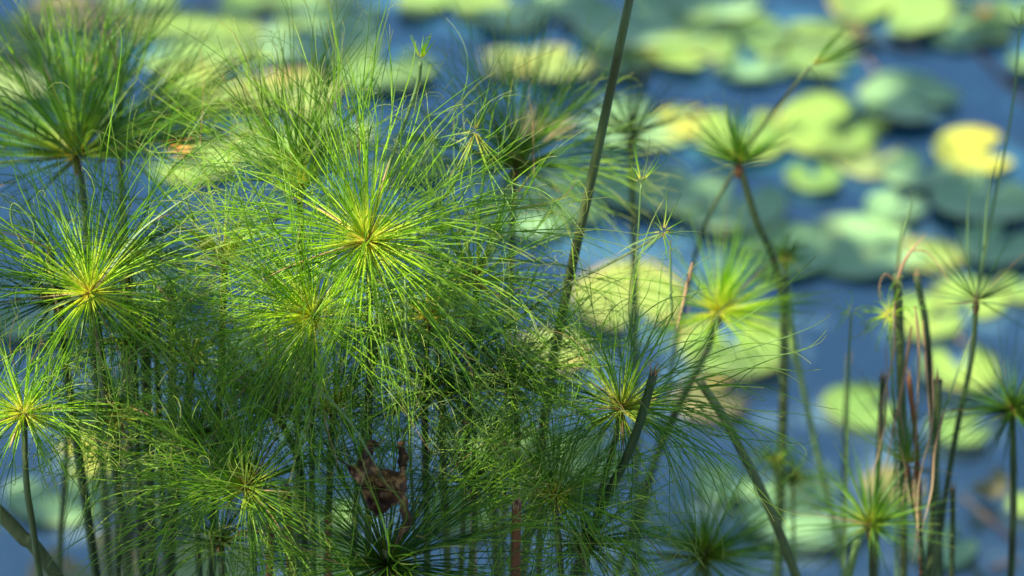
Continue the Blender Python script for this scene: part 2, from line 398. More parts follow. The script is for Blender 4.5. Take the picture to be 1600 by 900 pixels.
# ------------------------------------------------------------ lily pads:  px, py, width px, colour, lit?, notch angle, lift, label
PADS = [
 (300, 65, 205, 'y', 1, 200, .0, 'large pale lime lily pad beyond the brush-like papyrus head at upper left'),
 (400, 72, 110, 'y', 1, 20, .0, 'lime lily pad tucked against the right of the large pale one at upper left'),
 (325, 140, 150, 'y', 1, 60, .0, 'lime lily pad just below the two large pale pads at upper left'),
 (215, 8, 120, 'y', 1, 100, .0, 'pale green lily pad cut by the top edge beside the upper left papyrus'),
 (95, 25, 120, 'b', 1, 300, .0, 'dull brownish lily pad behind the upper left papyrus tips'),
 (20, 60, 130, 'g', 0, 10, .0, 'shaded green lily pad in the upper left corner'),
 (35, 130, 110, 'p', 1, 10, .0, 'pinkish lily pad seen through the left side of the brush-like papyrus'),
 (130, 95, 130, 't', 0, 10, .0, 'shaded green lily pad behind the middle of the brush-like papyrus'),
 (430, 15, 170, 'g', 1, 250, .0, 'mid green lily pad at the top edge right of the large pale pads'),
 (530, 18, 130, 't', 0, 40, .0, 'blue green shaded lily pad at the top edge, overlapped by a mid green one'),
 (500, 62, 180, 't', 0, 130, .0, 'broad shaded lily pad below the pair at the top edge left of centre'),
 (600, 105, 150, 'g', 1, 80, .0, 'green lily pad behind the small spiky papyrus bud'),
 (450, 148, 150, 'o', 1, 250, .0, 'lime lily pad with a brown edge behind the upright lit papyrus shoots'),
 (420, 222, 120, 'y', 1, 60, .0, 'yellow green lily pad behind the tangle left of the glowing papyrus head'),
 (515, 210, 130, 'y', 1, 60, .0, 'lime lily pad behind the rays above the glowing papyrus head'),
 (300, 255, 130, 'y', 1, 160, .0, 'lime lily pad directly below the small orange leaf'),
 (635, 255, 120, 'g', 0, 160, .0, 'shaded green lily pad right of the rays of the glowing papyrus head'),
 (705, 2, 160, 'y', 1, 260, .0, 'bright lime lily pad cut by the top edge over open blue water'),
 (800, 28, 95, 't', 0, 60, .0, 'small blue green shaded lily pad right of the bright one at the top edge'),
 (795, 98, 90, 'o', 1, 180, .0, 'bright lime lily pad with an orange spot behind the thin upright rays'),
 (868, 102, 105, 'o', 1, 40, .0, 'green lily pad with a broad pink orange rim left of the tall bare stem'),
 (850, 195, 95, 'b', 1, 60, .0, 'small brownish lily pad below the orange rimmed pad'),
 (880, 12, 120, 't', 0, 250, .0, 'shaded lily pad at the top edge just left of the tall bare stem'),
 (965, 95, 110, 'g', 0, 150, .0, 'shaded green lily pad right behind the tall bare stem'),
 (1010, 35, 210, 't', 0, 120, .0, 'wide blue green lily pad at the top right of the tall bare stem'),
 (1075, 82, 110, 'y', 1, 330, .0, 'olive lime lily pad with a yellow rim in the upper middle'),
 (1150, 55, 160, 'g', 1, 280, .0, 'broad green lily pad right of the olive lime pad in the upper middle'),
 (1120, 5, 130, 't', 0, 60, .0, 'shaded lily pad at the top edge above the broad green one'),
 (1175, 105, 110, 't', 0, 90, .0, 'dark low lily pad in open water below the broad green one'),
 (1000, 195, 170, 't', 0, 60, .0, 'shaded lily pad behind the reddish centred papyrus head'),
 (1065, 193, 90, 'Y', 1, 190, .0, 'lime lily pad with a yellow notch right of the reddish centred papyrus head'),
 (1160, 217, 135, 'y', 1, 90, .15, 'bright lime lily pad behind the fan shaped papyrus head'),
 (1275, 60, 110, 'y', 1, 170, .0, 'lime lily pad behind the closed young papyrus tuft'),
 (1285, 92, 110, 'g', 1, 330, .0, 'dull green lily pad just below the one behind the closed young tuft'),
 (1395, 12, 185, 'y', 1, 240, .0, 'long bright lime lily pad at the top edge on the right'),
 (1500, 20, 120, 't', 0, 280, .0, 'shaded green lily pad at the top edge with an orange scrap beside it'),
 (1495, 55, 85, 't', 0, 350, .1, 'left one of the two shaded green lobes hanging below the top edge pad'),
 (1545, 50, 75, 'g', 0, 200, .1, 'right one of the two shaded green lobes hanging below the top edge pad'),
 (1598, 15, 90, 'g', 1, 100, .0, 'green lily pad in the upper right corner'),
 (1605, 100, 60, 'g', 1, 100, .0, 'green lily pad cut by the right edge near the top'),
 (1420, 155, 150, 't', 0, 330, .0, 'lone dark green lily pad in open water on the upper right'),
 (1290, 210, 145, 'y', 1, 20, .25, 'large bright lime lily pad right of the fan shaped papyrus head'),
 (1345, 190, 95, 'g', 0, 90, .15, 'shaded green lily pad leaning behind the large bright lime pad'),
 (1368, 252, 110, 'p', 1, 60, .1, 'green and pinkish lily pad below right of the large bright lime pad'),
 (1272, 280, 85, 'g', 1, 90, .0, 'small two lobed green lily pad below the large bright lime pad'),
 (1525, 238, 125, 'Y', 1, 8, .08, 'butter yellow lily pad split by a notch on the right'),
 (1440, 268, 110, 't', 0, 60, .0, 'shaded lily pad left of the butter yellow one'),
 (1535, 312, 150, 't', 0, 60, .0, 'shaded lily pad below the butter yellow one'),
 (1400, 322, 90, 't', 0, 60, .0, 'small shaded lily pad above the broad blue green pair'),
 (1345, 388, 190, 't', 0, 10, .0, 'broad blue green lily pad at centre right, the right one of a pair'),
 (1225, 392, 150, 't', 0, 200, .0, 'broad blue green lily pad at centre right, the left one of a pair'),
 (1455, 400, 95, 'o', 1, 180, .0, 'shaded lily pad with an orange rim behind the dead curled stalks'),
 (1560, 385, 120, 't', 0, 60, .0, 'shaded lily pad at the right edge above the round lime pads'),
 (1140, 318, 170, 't', 0, 60, .0, 'shaded lily pad below the fan shaped papyrus head'),
 (1040, 300, 130, 't', 0, 20, .0, 'shaded lily pad behind the slender sprouting ray in the middle'),
 (925, 300, 150, 't', 0, 300, .0, 'shaded green lily pad just right of the tall bare stem at mid height'),
 (1512, 470, 112, 'y', 1, 250, .1, 'round lime yellow lily pad behind the small red brown papyrus knot'),
 (1445, 500, 110, 'y', 1, 30, .1, 'lime lily pad with a dark cleft left of the round lime yellow one'),
 (1602, 452, 80, 'y', 1, 90, .1, 'lime lily pad cut by the right edge at mid height'),
 (1500, 580, 115, 'y', 1, 90, .1, 'lime lily pad below the round lime yellow one'),
 (1500, 672, 95, 'g', 1, 20, .0, 'soft green lily pad left of the dark green head at the right edge'),
 (985, 475, 168, 'o', 1, 285, .12, 'large pale lime lily pad with a yellow orange tear right of the tall bare stem'),
 (1150, 545, 170, 'y', 1, 100, .05, 'lime lily pad behind the blurred bright papyrus head'),
 (1345, 640, 110, 'g', 1, 20, .1, 'green two lobed lily pad standing left of the dead stalks'),
 (1260, 805, 190, 't', 0, 30, .0, 'wide blue green lily pad low down right of the bent stem'),
 (1110, 625, 110, 'b', 0, 30, .0, 'dull olive brown lily pad behind the upper end of the bent stem'),
 (1605, 790, 60, 'y', 1, 30, .0, 'lime lily pad cut by the right edge near the bottom'),
 (865, 545, 110, 'o', 1, 210, .0, 'pad with a brown edge behind the lower part of the tall bare stem'),
 (160, 640, 110, 'g', 0, 30, .0, 'pale green lily pad between the dark stems at lower left'),
 (140, 715, 105, 'Y', 1, 200, .0, 'yellow orange lily pad between the dark stems at lower left'),
 (100, 770, 170, 't', 0, 120, .0, 'broad shaded lily pad below the yellow orange one at lower left'),
 (60, 500, 130, 't', 0, 120, .0, 'shaded lily pad behind the left edge rays at mid height'),
 (150, 895, 200, 'b', 0, 120, .0, 'peach brown lily pad at the bottom edge under the dark stems'),
 (320, 690, 150, 'g', 0, 20, .0, 'pale green lily pad seen between the stems left of the low yellow centred head'),
 (250, 780, 140, 'g', 0, 60, .0, 'green lily pad behind the thick stem cluster at lower left'),
 (330, 880, 130, 'o', 0, 60, .0, 'lime and orange lily pad at the bottom edge left of the brown stems'),
 (480, 800, 160, 'g', 0, 60, .0, 'pale green lily pad behind the brown stems at the bottom'),
 (560, 890, 150, 'y', 0, 60, .0, 'lime lily pad at the bottom edge behind the dark green papyrus head'),
 (760, 680, 160, 'g', 0, 30, .0, 'green lily pad behind the tangle right of the dry brown leaf'),
 (720, 800, 120, 'g', 0, 30, .0, 'green lily pad low behind the tangle right of the dry brown leaf'),
 (900, 720, 150, 'y', 0, 30, .0, 'lime lily pad behind the slanting broken stem'),
 (1130, 755, 90, 't', 0, 30, .0, 'small shaded lily pad above the blurred low dark papyrus'),
 (420, 560, 150, 'g', 0, 30, .0, 'shaded lily pad glimpsed through the middle of the tangle'),
 (250, 430, 160, 't', 0, 30, .0, 'shaded lily pad glimpsed between the two left papyrus heads'),
 (820, 335, 160, 't', 0, 30, .0, 'shaded lily pad below the dark head left of the tall bare stem'),
 (1470, 850, 110, 't', 0, 30, .0, 'low shaded lily pad behind the cluster of stems at lower right'),
 (1395, 760, 90, 'b', 1, 30, .0, 'tan lily pad behind the small vase shaped papyrus head'),
 (700, 480, 150, 't', 0, 30, .0, 'shaded lily pad glimpsed through the rays right of the glowing head'),
]
def lily_pad(px, py, w, kind, lit, notch, lift, label, i):
    rng = np.random.default_rng(500 + i)
    c = on_z(px, py, .012 + .0035 * (i % 7)); d = float(np.dot(c - CAM, FW)); r = w * .54 * px_m(d)
    na, nr = 56, 9; gap = R(30 if kind == 'Y' else rng.uniform(10, 26)); th = R(notch) + gap + (2 * np.pi - 2 * gap) * np.linspace(0, 1, na)
    rr = np.linspace(.02, 1, nr); TH, RR = np.meshgrid(th, rr)
    # lobes round off at the notch
    e = np.minimum(TH - th[0], th[-1] - TH); rnd = 1 - .16 * np.exp(-(e / .22) ** 2 * 2) * RR
    wob = 1 + .03 * np.sin(TH * 3 + rng.uniform(0, 6)) + .02 * np.sin(TH * 7 + rng.uniform(0, 6))
    gp = (RR - 1) ** 2 * 0
    X = r * RR * rnd * wob * np.cos(TH); Y = r * RR * rnd * wob * np.sin(TH) * rng.uniform(.9, 1.02)
    Z = .006 * r / .15 * RR ** 3 * (.6 + .7 * np.sin(TH * 2 + rng.uniform(0, 6)) + .35 * np.sin(TH * 5 + rng.uniform(0, 6)))
    Z = np.maximum(Z, -.006) + .010 * RR ** 8 * rng.uniform(0, 1.2)
    if lift:                                   # far side raised, near side on the water
        Z = Z + lift * np.maximum(0, Y + r * .5) * 1.0
    V = np.stack([X + c[0], Y + c[1], Z + c[2]], -1).reshape(-1, 3)
    nT = na * nr; B = V.copy(); B[:, 2] -= .003; V = np.concatenate([V, B])
    q = np.arange(nT).reshape(nr, na)
    F = np.stack([q[:-1, :-1], q[:-1, 1:], q[1:, 1:], q[1:, :-1]], -1).reshape(-1, 4)[:, ::-1]
    rim = np.concatenate([q[0, :], q[1:, -1], q[-1, -2::-1], q[-2:0:-1, 0]]); rim2 = np.roll(rim, -1)
    S = np.stack([rim, rim2, rim2 + nT, rim + nT], -1)
    F = np.concatenate([F, F[:, ::-1] + nT, S])
    A = {'rad': np.tile(RR.ravel(), 2), 'ang': np.tile(TH.ravel(), 2)}
    o = build('lily_pad', V, F, PM[kind], None, A, origin=c)
    tag(o, label, 'lily pad', 'lily pads floating on the pond')
for i, p in enumerate(PADS): lily_pad(*p, i)

# floating bits
def crumpled(name, label, cat, c, size, material, seed, bend=1.2, asp=.7, group=None):
    rng = np.random.default_rng(seed); nu, nv = 22, 14
    u, v = np.meshgrid(np.linspace(-1, 1, nu), np.linspace(-1, 1, nv))
    wd = np.sqrt(np.maximum(0.02, 1 - u ** 2)) * (1 + .15 * np.sin(u * 9))
    a = bend * u; X = np.sin(a) / max(bend, .01); Zc = (1 - np.cos(a)) / max(bend, .01)
    Y = v * wd * asp; Z = Zc + .45 * np.abs(Y) ** 1.4 + .1 * np.sin(u * 5 + v * 4 + seed)
    th = rng.uniform(0, 6.28); V = np.stack([X * math.cos(th) - Y * math.sin(th), X * math.sin(th) + Y * math.cos(th), Z], -1).reshape(-1, 3) * size
    V[:, 2] -= V[:, 2].min(); n_ = len(V); V = V + c
    q = np.arange(n_).reshape(nv, nu); F = np.stack([q[:-1, :-1], q[:-1, 1:], q[1:, 1:], q[1:, :-1]], -1).reshape(-1, 4)
    rim = np.concatenate([q[0, :], q[1:, -1], q[-1, -2::-1], q[-2:0:-1, 0]]); rim2 = np.roll(rim, -1)
    B = V.copy(); B[:, 2] -= .0015; S = np.stack([rim, rim + n_, rim2 + n_, rim2], -1)
    o = build(name, np.concatenate([V, B]), np.concatenate([F, F[:, ::-1] + n_, S]), material, None, origin=c)
    tag(o, label, cat, group); return o
crumpled('floating_leaf', 'small crumpled orange leaf floating above the lime pad at upper left', 'leaf', on_z(278, 236, .05), .055, M['orange'], 3)
crumpled('floating_leaf', 'ochre yellow leaf floating among the rays left of the glowing papyrus head', 'leaf', on_z(458, 262, .04), .05, M['orange'], 5)
crumpled('floating_leaf', 'orange scrap of leaf on the shaded pad at the top edge on the right', 'leaf', on_z(1535, 22, .04), .033, M['orange'], 7)
crumpled('floating_leaf', 'small brown curled leaf in open water just right of the tall bare stem', 'leaf', on_z(1002, 122, .02), .04, M['dead'], 9)
crumpled('curled_pad', 'tan orange dying lily pad arched up out of the water at lower right', 'lily pad', on_z(1545, 775, .02), .085, PM['b'], 11, 1.5, .5)
crumpled('floating_leaf', 'dry orange brown leaf lying below the long bright lime pad at upper right', 'leaf', on_z(1350, 62, .01), .09, PM['b'], 13, .3, .3)
def twig(label, a, b, r, mname, z=.0, mid=None, name='sunken_stem', cat='sunken stem'):
    pts = [on_z(*a, z)] + ([on_z(*mid, z + .015)] if mid else []) + [on_z(*b, z)]
    C = catmull(pts, 14); V, F, t, rr = sweep(C[None], np.full((1, len(C)), r), 7)
    o = build(name, V, F, M[mname], None, origin=C[0]); tag(o, label, cat, 'old lily stems lying at the surface')
twig('pale brown sunken stem slanting across dark water in the upper right corner', (1505, 60), (1610, 165), .011, 'stem_brown')
twig('ochre sunken stem slanting below the arched dying pad', (1503, 775), (1590, 850), .009, 'stem_pink', 0.002)
twig('olive sunken stem at the bottom edge right of the stem cluster', (1490, 850), (1535, 905), .010, 'stem_band', 0.002)
twig('thin pale twig lying at the bottom edge beside the rightmost stem', (1548, 888), (1592, 876), .006, 'stem_pink', 0.004, (1570, 880))
twig('faint brown sunken stem beneath the ripples at the top edge on the left', (293, 25), (330, -5), .011, 'stem_pink')
twig('pinkish sunken stem below the dry leaf at upper right', (1370, 110), (1310, 52), .008, 'stem_pink', 0.0)
twig('thin reddish sunken stem crossing the water in the top right', (1340, 62), (1440, 78), .007, 'stem_pink', 0.0)
twig('greyish sunken stem behind the round lime yellow pad', (1490, 520), (1530, 560), .009, 'stem_pink', 0.0)

# ------------------------------------------------------------ papyrus
papyrus('large dark green brush-like papyrus head spreading upwards in the upper left', (120, 248), 5.40, 290, [(132, 330), (150, 600)], n=300, spread=90, grav=.06, curl=.12, style='green', rs=.008, tilt=(0, .2), secl=.4, hookp=.3, thick=1.5)
papyrus('second green brush-like papyrus head half hidden behind the large one at upper left', (188, 225), 5.65, 190, [(192, 420), (198, 700)], n=170, thick=1.4, spread=80, grav=.15, curl=.3, style='dark', rs=.008, tilt=(.1, .1))
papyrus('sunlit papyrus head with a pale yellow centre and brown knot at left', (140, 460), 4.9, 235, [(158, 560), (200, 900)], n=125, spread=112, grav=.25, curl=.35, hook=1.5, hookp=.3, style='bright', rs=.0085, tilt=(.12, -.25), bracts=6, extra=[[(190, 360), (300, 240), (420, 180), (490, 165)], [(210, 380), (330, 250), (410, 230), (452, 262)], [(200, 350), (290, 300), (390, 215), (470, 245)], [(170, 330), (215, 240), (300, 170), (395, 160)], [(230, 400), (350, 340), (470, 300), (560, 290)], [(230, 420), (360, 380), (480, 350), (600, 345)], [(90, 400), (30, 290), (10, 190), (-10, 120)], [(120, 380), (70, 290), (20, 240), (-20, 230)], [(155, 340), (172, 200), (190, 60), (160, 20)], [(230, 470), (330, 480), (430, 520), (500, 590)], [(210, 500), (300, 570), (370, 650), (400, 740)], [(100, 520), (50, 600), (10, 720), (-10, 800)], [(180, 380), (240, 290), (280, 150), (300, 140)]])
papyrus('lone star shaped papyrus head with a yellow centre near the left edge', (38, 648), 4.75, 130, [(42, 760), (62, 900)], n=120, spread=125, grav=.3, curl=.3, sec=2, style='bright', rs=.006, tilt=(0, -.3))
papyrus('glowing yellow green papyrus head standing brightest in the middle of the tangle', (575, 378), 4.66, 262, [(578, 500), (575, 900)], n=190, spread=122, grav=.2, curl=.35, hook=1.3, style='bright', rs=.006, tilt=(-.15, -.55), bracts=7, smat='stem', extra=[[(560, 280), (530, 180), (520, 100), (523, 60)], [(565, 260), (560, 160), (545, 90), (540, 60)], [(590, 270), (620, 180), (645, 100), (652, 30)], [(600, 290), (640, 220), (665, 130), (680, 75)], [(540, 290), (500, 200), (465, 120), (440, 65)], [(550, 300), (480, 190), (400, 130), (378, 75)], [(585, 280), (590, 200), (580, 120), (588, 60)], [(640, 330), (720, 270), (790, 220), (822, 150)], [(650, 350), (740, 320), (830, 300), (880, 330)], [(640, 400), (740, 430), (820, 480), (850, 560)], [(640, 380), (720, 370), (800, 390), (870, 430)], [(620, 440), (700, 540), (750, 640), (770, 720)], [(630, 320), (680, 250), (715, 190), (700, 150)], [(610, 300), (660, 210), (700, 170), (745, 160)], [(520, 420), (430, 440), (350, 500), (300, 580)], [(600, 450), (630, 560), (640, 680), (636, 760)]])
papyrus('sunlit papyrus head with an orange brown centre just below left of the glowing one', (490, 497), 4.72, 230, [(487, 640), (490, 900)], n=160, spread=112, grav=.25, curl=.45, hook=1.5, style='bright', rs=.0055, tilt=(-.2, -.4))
papyrus('green star papyrus head with a small yellow centre low left of the dry brown leaf', (385, 765), 4.8, 230, [(394, 830), (398, 905)], n=170, spread=118, grav=.28, curl=.4, hook=1.4, style='green', rs=.006, tilt=(0, -.35))
papyrus('drooping papyrus head whose long rays sweep to the right below the tall bare stem', (970, 642), 4.95, 225, [(958, 700), (915, 880)], n=130, spread=112, grav=.55, curl=.5, hook=1.3, style='green', rs=.006, tilt=(.15, -.2), secl=.6, extra=[[(1050, 560), (1190, 480), (1255, 420), (1290, 385)], [(1060, 575), (1170, 545), (1270, 510), (1322, 470)], [(1070, 590), (1160, 560), (1260, 545), (1318, 480)], [(1070, 600), (1180, 575), (1250, 580), (1312, 573)], [(1080, 610), (1180, 600), (1260, 630), (1360, 648)], [(1050, 640), (1120, 640), (1180, 680), (1200, 720)], [(1040, 650), (1100, 720), (1135, 800), (1160, 810)], [(1020, 660), (1060, 740), (1072, 800), (1065, 838)], [(1060, 620), (1130, 620), (1160, 590), (1200, 560)], [(1040, 600), (1080, 520), (1130, 480), (1150, 455)], [(1100, 630), (1160, 700), (1190, 790), (1255, 828)]])
papyrus('dark centred papyrus head low beside the slanting broken stem', (868, 778), 4.85, 180, [(872, 850), (878, 905)], n=110, spread=118, grav=.5, curl=.6, hook=1.6, style='green', rs=.006, tilt=(0, -.2), secl=.55)
papyrus('small dim papyrus head at the bottom left of the slanting broken stem', (912, 852), 5.0, 130, [(912, 905)], n=80, spread=115, grav=.5, curl=.6, style='dark', rs=.005)
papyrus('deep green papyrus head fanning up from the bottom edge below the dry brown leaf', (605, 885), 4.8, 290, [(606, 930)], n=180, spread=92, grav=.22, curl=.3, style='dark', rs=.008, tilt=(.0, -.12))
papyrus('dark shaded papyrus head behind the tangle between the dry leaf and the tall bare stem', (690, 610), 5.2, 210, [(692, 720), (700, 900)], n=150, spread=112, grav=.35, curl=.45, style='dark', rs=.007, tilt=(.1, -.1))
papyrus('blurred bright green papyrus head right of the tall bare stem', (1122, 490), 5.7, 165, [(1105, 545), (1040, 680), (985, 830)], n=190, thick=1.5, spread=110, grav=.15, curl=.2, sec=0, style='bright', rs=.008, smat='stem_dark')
papyrus('fan shaped papyrus head with upright rays over a kinked stem', (1155, 258), 5.7, 100, [(1182, 345), (1215, 425), (1226, 560), (1216, 900)], n=130, spread=62, grav=.0, curl=.15, sec=0, hook=.2, style='green', thick=1.25, rs=.0085, smat='stem')
papyrus('thin papyrus head with a reddish centre on a grey stem', (985, 215), 6.05, 150, [(990, 360), (993, 560)], n=75, spread=85, grav=.35, curl=.4, sec=0, style='dark', rs=.0085, smat='stem', thick=1.4)
papyrus('closed young papyrus tuft bending right on a thin slanting stem', (1265, 105), 5.75, 105, [(1200, 185), (1150, 262), (1100, 355), (1075, 450), (1060, 520)], n=30, spread=24, grav=.2, curl=.3, sec=0, style='green', rs=.0042, smat='stem', tilt=(1.3, .3), bracts=3, blen=.6, sheath=False)
papyrus('fuzzy little green bud on the stem beside the broad blue green pads', (1228, 405), 6.0, 46, [(1238, 520), (1275, 700), (1318, 885)], n=110, spread=120, grav=.1, curl=.3, sec=0, style='green', rs=.007, smat='stem_light', bracts=0)
papyrus('sparse papyrus head rising from a red brown knot at the right', (1526, 472), 5.45, 130, [(1518, 560), (1490, 700), (1462, 880)], n=34, spread=96, grav=.12, curl=.25, sec=0, style='dark', rs=.0062, smat='stem_dark', bracts=5, blen=.8)
papyrus('sharp pointed star papyrus head low on the right beside the stem cluster', (1360, 822), 5.45, 125, [(1362, 870), (1363, 905)], n=170, spread=104, grav=.08, curl=.12, sec=0, hook=.1, style='green', rs=.0062, smat='stem_dark', thick=1.2, bracts=5, blen=.8)
papyrus('dense dark green papyrus head on a straight stem at the right edge', (1582, 642), 5.5, 125, [(1584, 760), (1580, 900)], n=230, spread=122, grav=.12, curl=.2, sec=0, hook=.2, style='dark', rs=.0075, smat='stem_dark', thick=1.1)
papyrus('blurred dark papyrus head at the bottom left of the bent stem', (1100, 872), 5.6, 190, [(1101, 905)], n=280, spread=104, grav=.12, curl=.2, sec=0, hook=.3, style='green', rs=.008, smat='stem_dark', thick=1.3)
papyrus('tiny blurred bright papyrus bud on the left side of a straight dark stem', (1212, 722), 5.95, 55, [(1214, 800), (1214, 900)], n=90, spread=125, grav=.1, curl=.3, sec=0, style='green', rs=.004, bracts=0, smat='stem_light')
papyrus('small blurred bright papyrus head right of the straight dark stem', (1238, 748), 6.0, 75, [(1240, 820), (1240, 905)], n=110, spread=118, grav=.1, curl=.2, sec=0, style='green', rs=.004, bracts=0, smat='stem_light')
papyrus('vase shaped sparse papyrus head with a maroon base in the stem cluster', (1418, 728), 5.4, 150, [(1428, 790), (1445, 900)], n=44, spread=62, grav=.15, curl=.25, sec=0, style='green', rs=.0058, smat='stem_dark', bracts=6, blen=.55)
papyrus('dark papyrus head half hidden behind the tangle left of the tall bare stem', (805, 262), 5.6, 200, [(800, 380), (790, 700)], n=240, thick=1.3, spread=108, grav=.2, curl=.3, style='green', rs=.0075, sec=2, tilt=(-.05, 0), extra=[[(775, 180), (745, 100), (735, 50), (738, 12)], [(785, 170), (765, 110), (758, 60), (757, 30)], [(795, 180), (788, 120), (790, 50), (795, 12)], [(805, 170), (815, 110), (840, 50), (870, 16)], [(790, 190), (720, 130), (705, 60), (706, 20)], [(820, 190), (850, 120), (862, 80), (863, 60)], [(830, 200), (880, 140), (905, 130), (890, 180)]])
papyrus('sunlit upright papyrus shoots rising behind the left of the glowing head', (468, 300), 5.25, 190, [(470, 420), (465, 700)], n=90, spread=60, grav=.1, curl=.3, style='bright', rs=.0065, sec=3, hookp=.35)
papyrus('small dim papyrus head under the brown knotted sunlit one', (208, 535), 5.25, 120, [(212, 640), (222, 900)], n=80, spread=110, grav=.3, curl=.4, style='green', rs=.0085, smat='stem_dark')
papyrus('shaded papyrus head low at centre behind the brown stems', (300, 560), 5.2, 160, [(285, 700), (262, 900)], n=70, spread=112, grav=.35, curl=.5, style='green', rs=.0085, smat='stem_dark')
papyrus('green papyrus head lost in the tangle right of the glowing one', (745, 440), 5.15, 220, [(735, 600), (720, 900)], n=120, spread=110, grav=.25, curl=.4, style='green', rs=.006)
papyrus('loose green papyrus head behind the lower middle of the tangle', (800, 600), 5.2, 210, [(808, 700), (800, 900)], n=120, spread=112, grav=.4, curl=.5, style='green', rs=.006)
papyrus('dim papyrus head low between the dry brown leaf and the brown stub', (740, 760), 5.1, 170, [(742, 830), (735, 905)], n=110, spread=112, grav=.4, curl=.5, style='dark', rs=.006)
papyrus('shaded green papyrus head left of the dry brown leaf', (520, 640), 5.05, 190, [(515, 760), (512, 900)], n=80, spread=112, grav=.35, curl=.5, style='green', rs=.007, smat='stem_dark')
papyrus('sunlit papyrus head lost in the tangle between the two left yellow centres', (350, 400), 5.1, 200, [(345, 560), (330, 900)], n=90, spread=110, grav=.25, curl=.45, hookp=.4, style='bright', rs=.0075, smat='stem_dark')
papyrus('tiny pale papyrus bud with six spikes above the glowing head', (657, 97), 5.0, 42, [(650, 140), (618, 230), (590, 310), (577, 372)], n=9, spread=38, grav=.0, curl=.1, sec=0, style='bright', rs=.0022, rtip=.0035, smat='stem_light', bracts=0, thick=1.5, sheath=False, z0=9)
papyrus('pale sprouting papyrus ray with wispy forks right of the glowing head', (742, 208), 4.9, 85, [(728, 245), (700, 300), (650, 350), (580, 378)], n=14, spread=100, grav=.3, curl=1.2, sec=0, hook=2, hookp=.6, style='green', rs=.003, rtip=.0032, thick=1.3, smat='stem_light', bracts=2, sheath=False, z0=9, extra=[[(760, 260), (790, 310), (830, 390), (870, 440)], [(700, 270), (690, 340), (700, 420), (720, 500)], [(780, 240), (810, 215), (830, 190), (838, 160)], [(790, 280), (850, 300), (900, 350), (930, 400)], [(770, 290), (790, 400), (800, 480), (820, 560)], [(720, 290), (740, 380), (735, 460), (760, 540)], [(690, 230), (660, 200), (630, 190), (600, 170)], [(760, 215), (790, 190), (800, 160), (785, 150)], [(800, 290), (780, 350), (745, 420), (700, 470)], [(690, 300), (640, 340), (600, 420), (570, 500)]])
papyrus('little side sprout with forked rays at the end of a long slender ray at centre', (1036, 365), 4.95, 75, [(960, 408), (870, 455), (795, 510), (700, 600)], n=14, spread=125, grav=.3, curl=1.0, sec=0, hook=1.6, hookp=.5, style='green', rs=.0022, rtip=.002, smat='stem', bracts=3, blen=1.0, sheath=False, z0=9, thick=1.2)
papyrus('small forked green sprout on the grey stem below the reddish centred head', (1002, 288), 5.0, 70, [(996, 380), (980, 560), (972, 640)], n=10, spread=70, grav=.2, curl=1.0, sec=0, hook=1.6, hookp=.5, style='green', rs=.0016, rtip=.0016, smat='stem_light', bracts=1, sheath=False, z0=9, thick=1.2)
papyrus('thin green sprout with three rays at the right edge, stem crossing lily pads', (1594, 45), 5.45, 50, [(1580, 180), (1545, 360), (1526, 470)], n=8, spread=50, grav=.1, curl=.3, sec=0, style='green', rs=.0024, rtip=.0018, smat='stem_light', bracts=1, sheath=False, z0=9)
papyrus('pale wispy seed spray left of the dead curled stalks', (1390, 495), 5.4, 50, [(1395, 600), (1400, 800)], n=34, spread=120, grav=.8, curl=1.2, sec=2, hook=2, hookp=.6, style='bright', rs=.003, smat='stem_light', bracts=0, sheath=False)
papyrus('wispy pale sprout hanging at the left of the pale seed spray', (1330, 490), 5.4, 40, [(1325, 600), (1322, 800)], n=10, spread=120, grav=.5, curl=1.2, sec=0, hook=2, hookp=.6, style='bright', rs=.0025, smat='stem_light', bracts=0, sheath=False)

# bare stems
papyrus('papyrus head lost low between the dark stems of the lower left cluster', (185, 655), 5.15, 150, [(186, 780), (184, 905)], n=120, spread=112, grav=.4, curl=.5, style='green', rs=.0065, smat='stem_dark')
papyrus('papyrus head lost low between the lower left cluster and the green star head', (300, 690), 5.15, 160, [(306, 800), (312, 905)], n=120, spread=112, grav=.4, curl=.5, style='dark', rs=.0065, smat='stem_dark')
papyrus('papyrus head lost at the bottom edge left of the brown stems', (345, 850), 5.1, 150, [(347, 905)], n=110, spread=108, grav=.35, curl=.5, style='dark', rs=.0065, smat='stem_dark')
bare_stem('tall bare olive papyrus stem crossing the middle and leaving by the top edge', [(985, -10), (930, 250), (880, 480), (845, 690)], 4.85, .0100, 'stem', rt=.0072, frayed=False, cat='papyrus stalk', name='papyrus_stalk')
bare_stem('slanting broken olive stem with a cut top at centre right', [(1021, 585), (985, 700), (895, 905)], 4.8, .0080, 'stem_dark', rt=.0070, frayed=True)
bare_stem('bent pale topped stem slanting down to the right', [(1092, 595), (1150, 690), (1245, 905)], 5.15, .0092, 'stem', rt=.0075)
bare_stem('reddish brown frayed stub at the bottom centre', [(808, 785), (806, 905)], 4.75, .0075, 'stem_brown', frayed=True)
papyrus('dim papyrus head low behind the knotted sunlit one, on a nearly black stem', (90, 470), 5.15, 170, [(112, 640), (150, 900)], n=80, spread=112, grav=.4, curl=.5, style='dark', rs=.0088, smat='stem_dark')
papyrus('papyrus head lost in the tangle above right of the knotted sunlit one', (200, 400), 5.15, 200, [(202, 560), (206, 700), (232, 900)], n=90, spread=110, grav=.3, curl=.5, style='green', rs=.0095, smat='stem')
bare_stem('dark stem at the centre of the lower left cluster', [(226, 480), (232, 720), (238, 900)], 5.1, .0095, 'stem')
bare_stem('slim dark stem right of the lower left cluster', [(244, 500), (250, 700), (262, 900)], 5.15, .006, 'stem_dark')
bare_stem('green stem at the right of the lower left cluster', [(268, 440), (270, 720), (268, 900)], 5.1, .0085, 'stem')
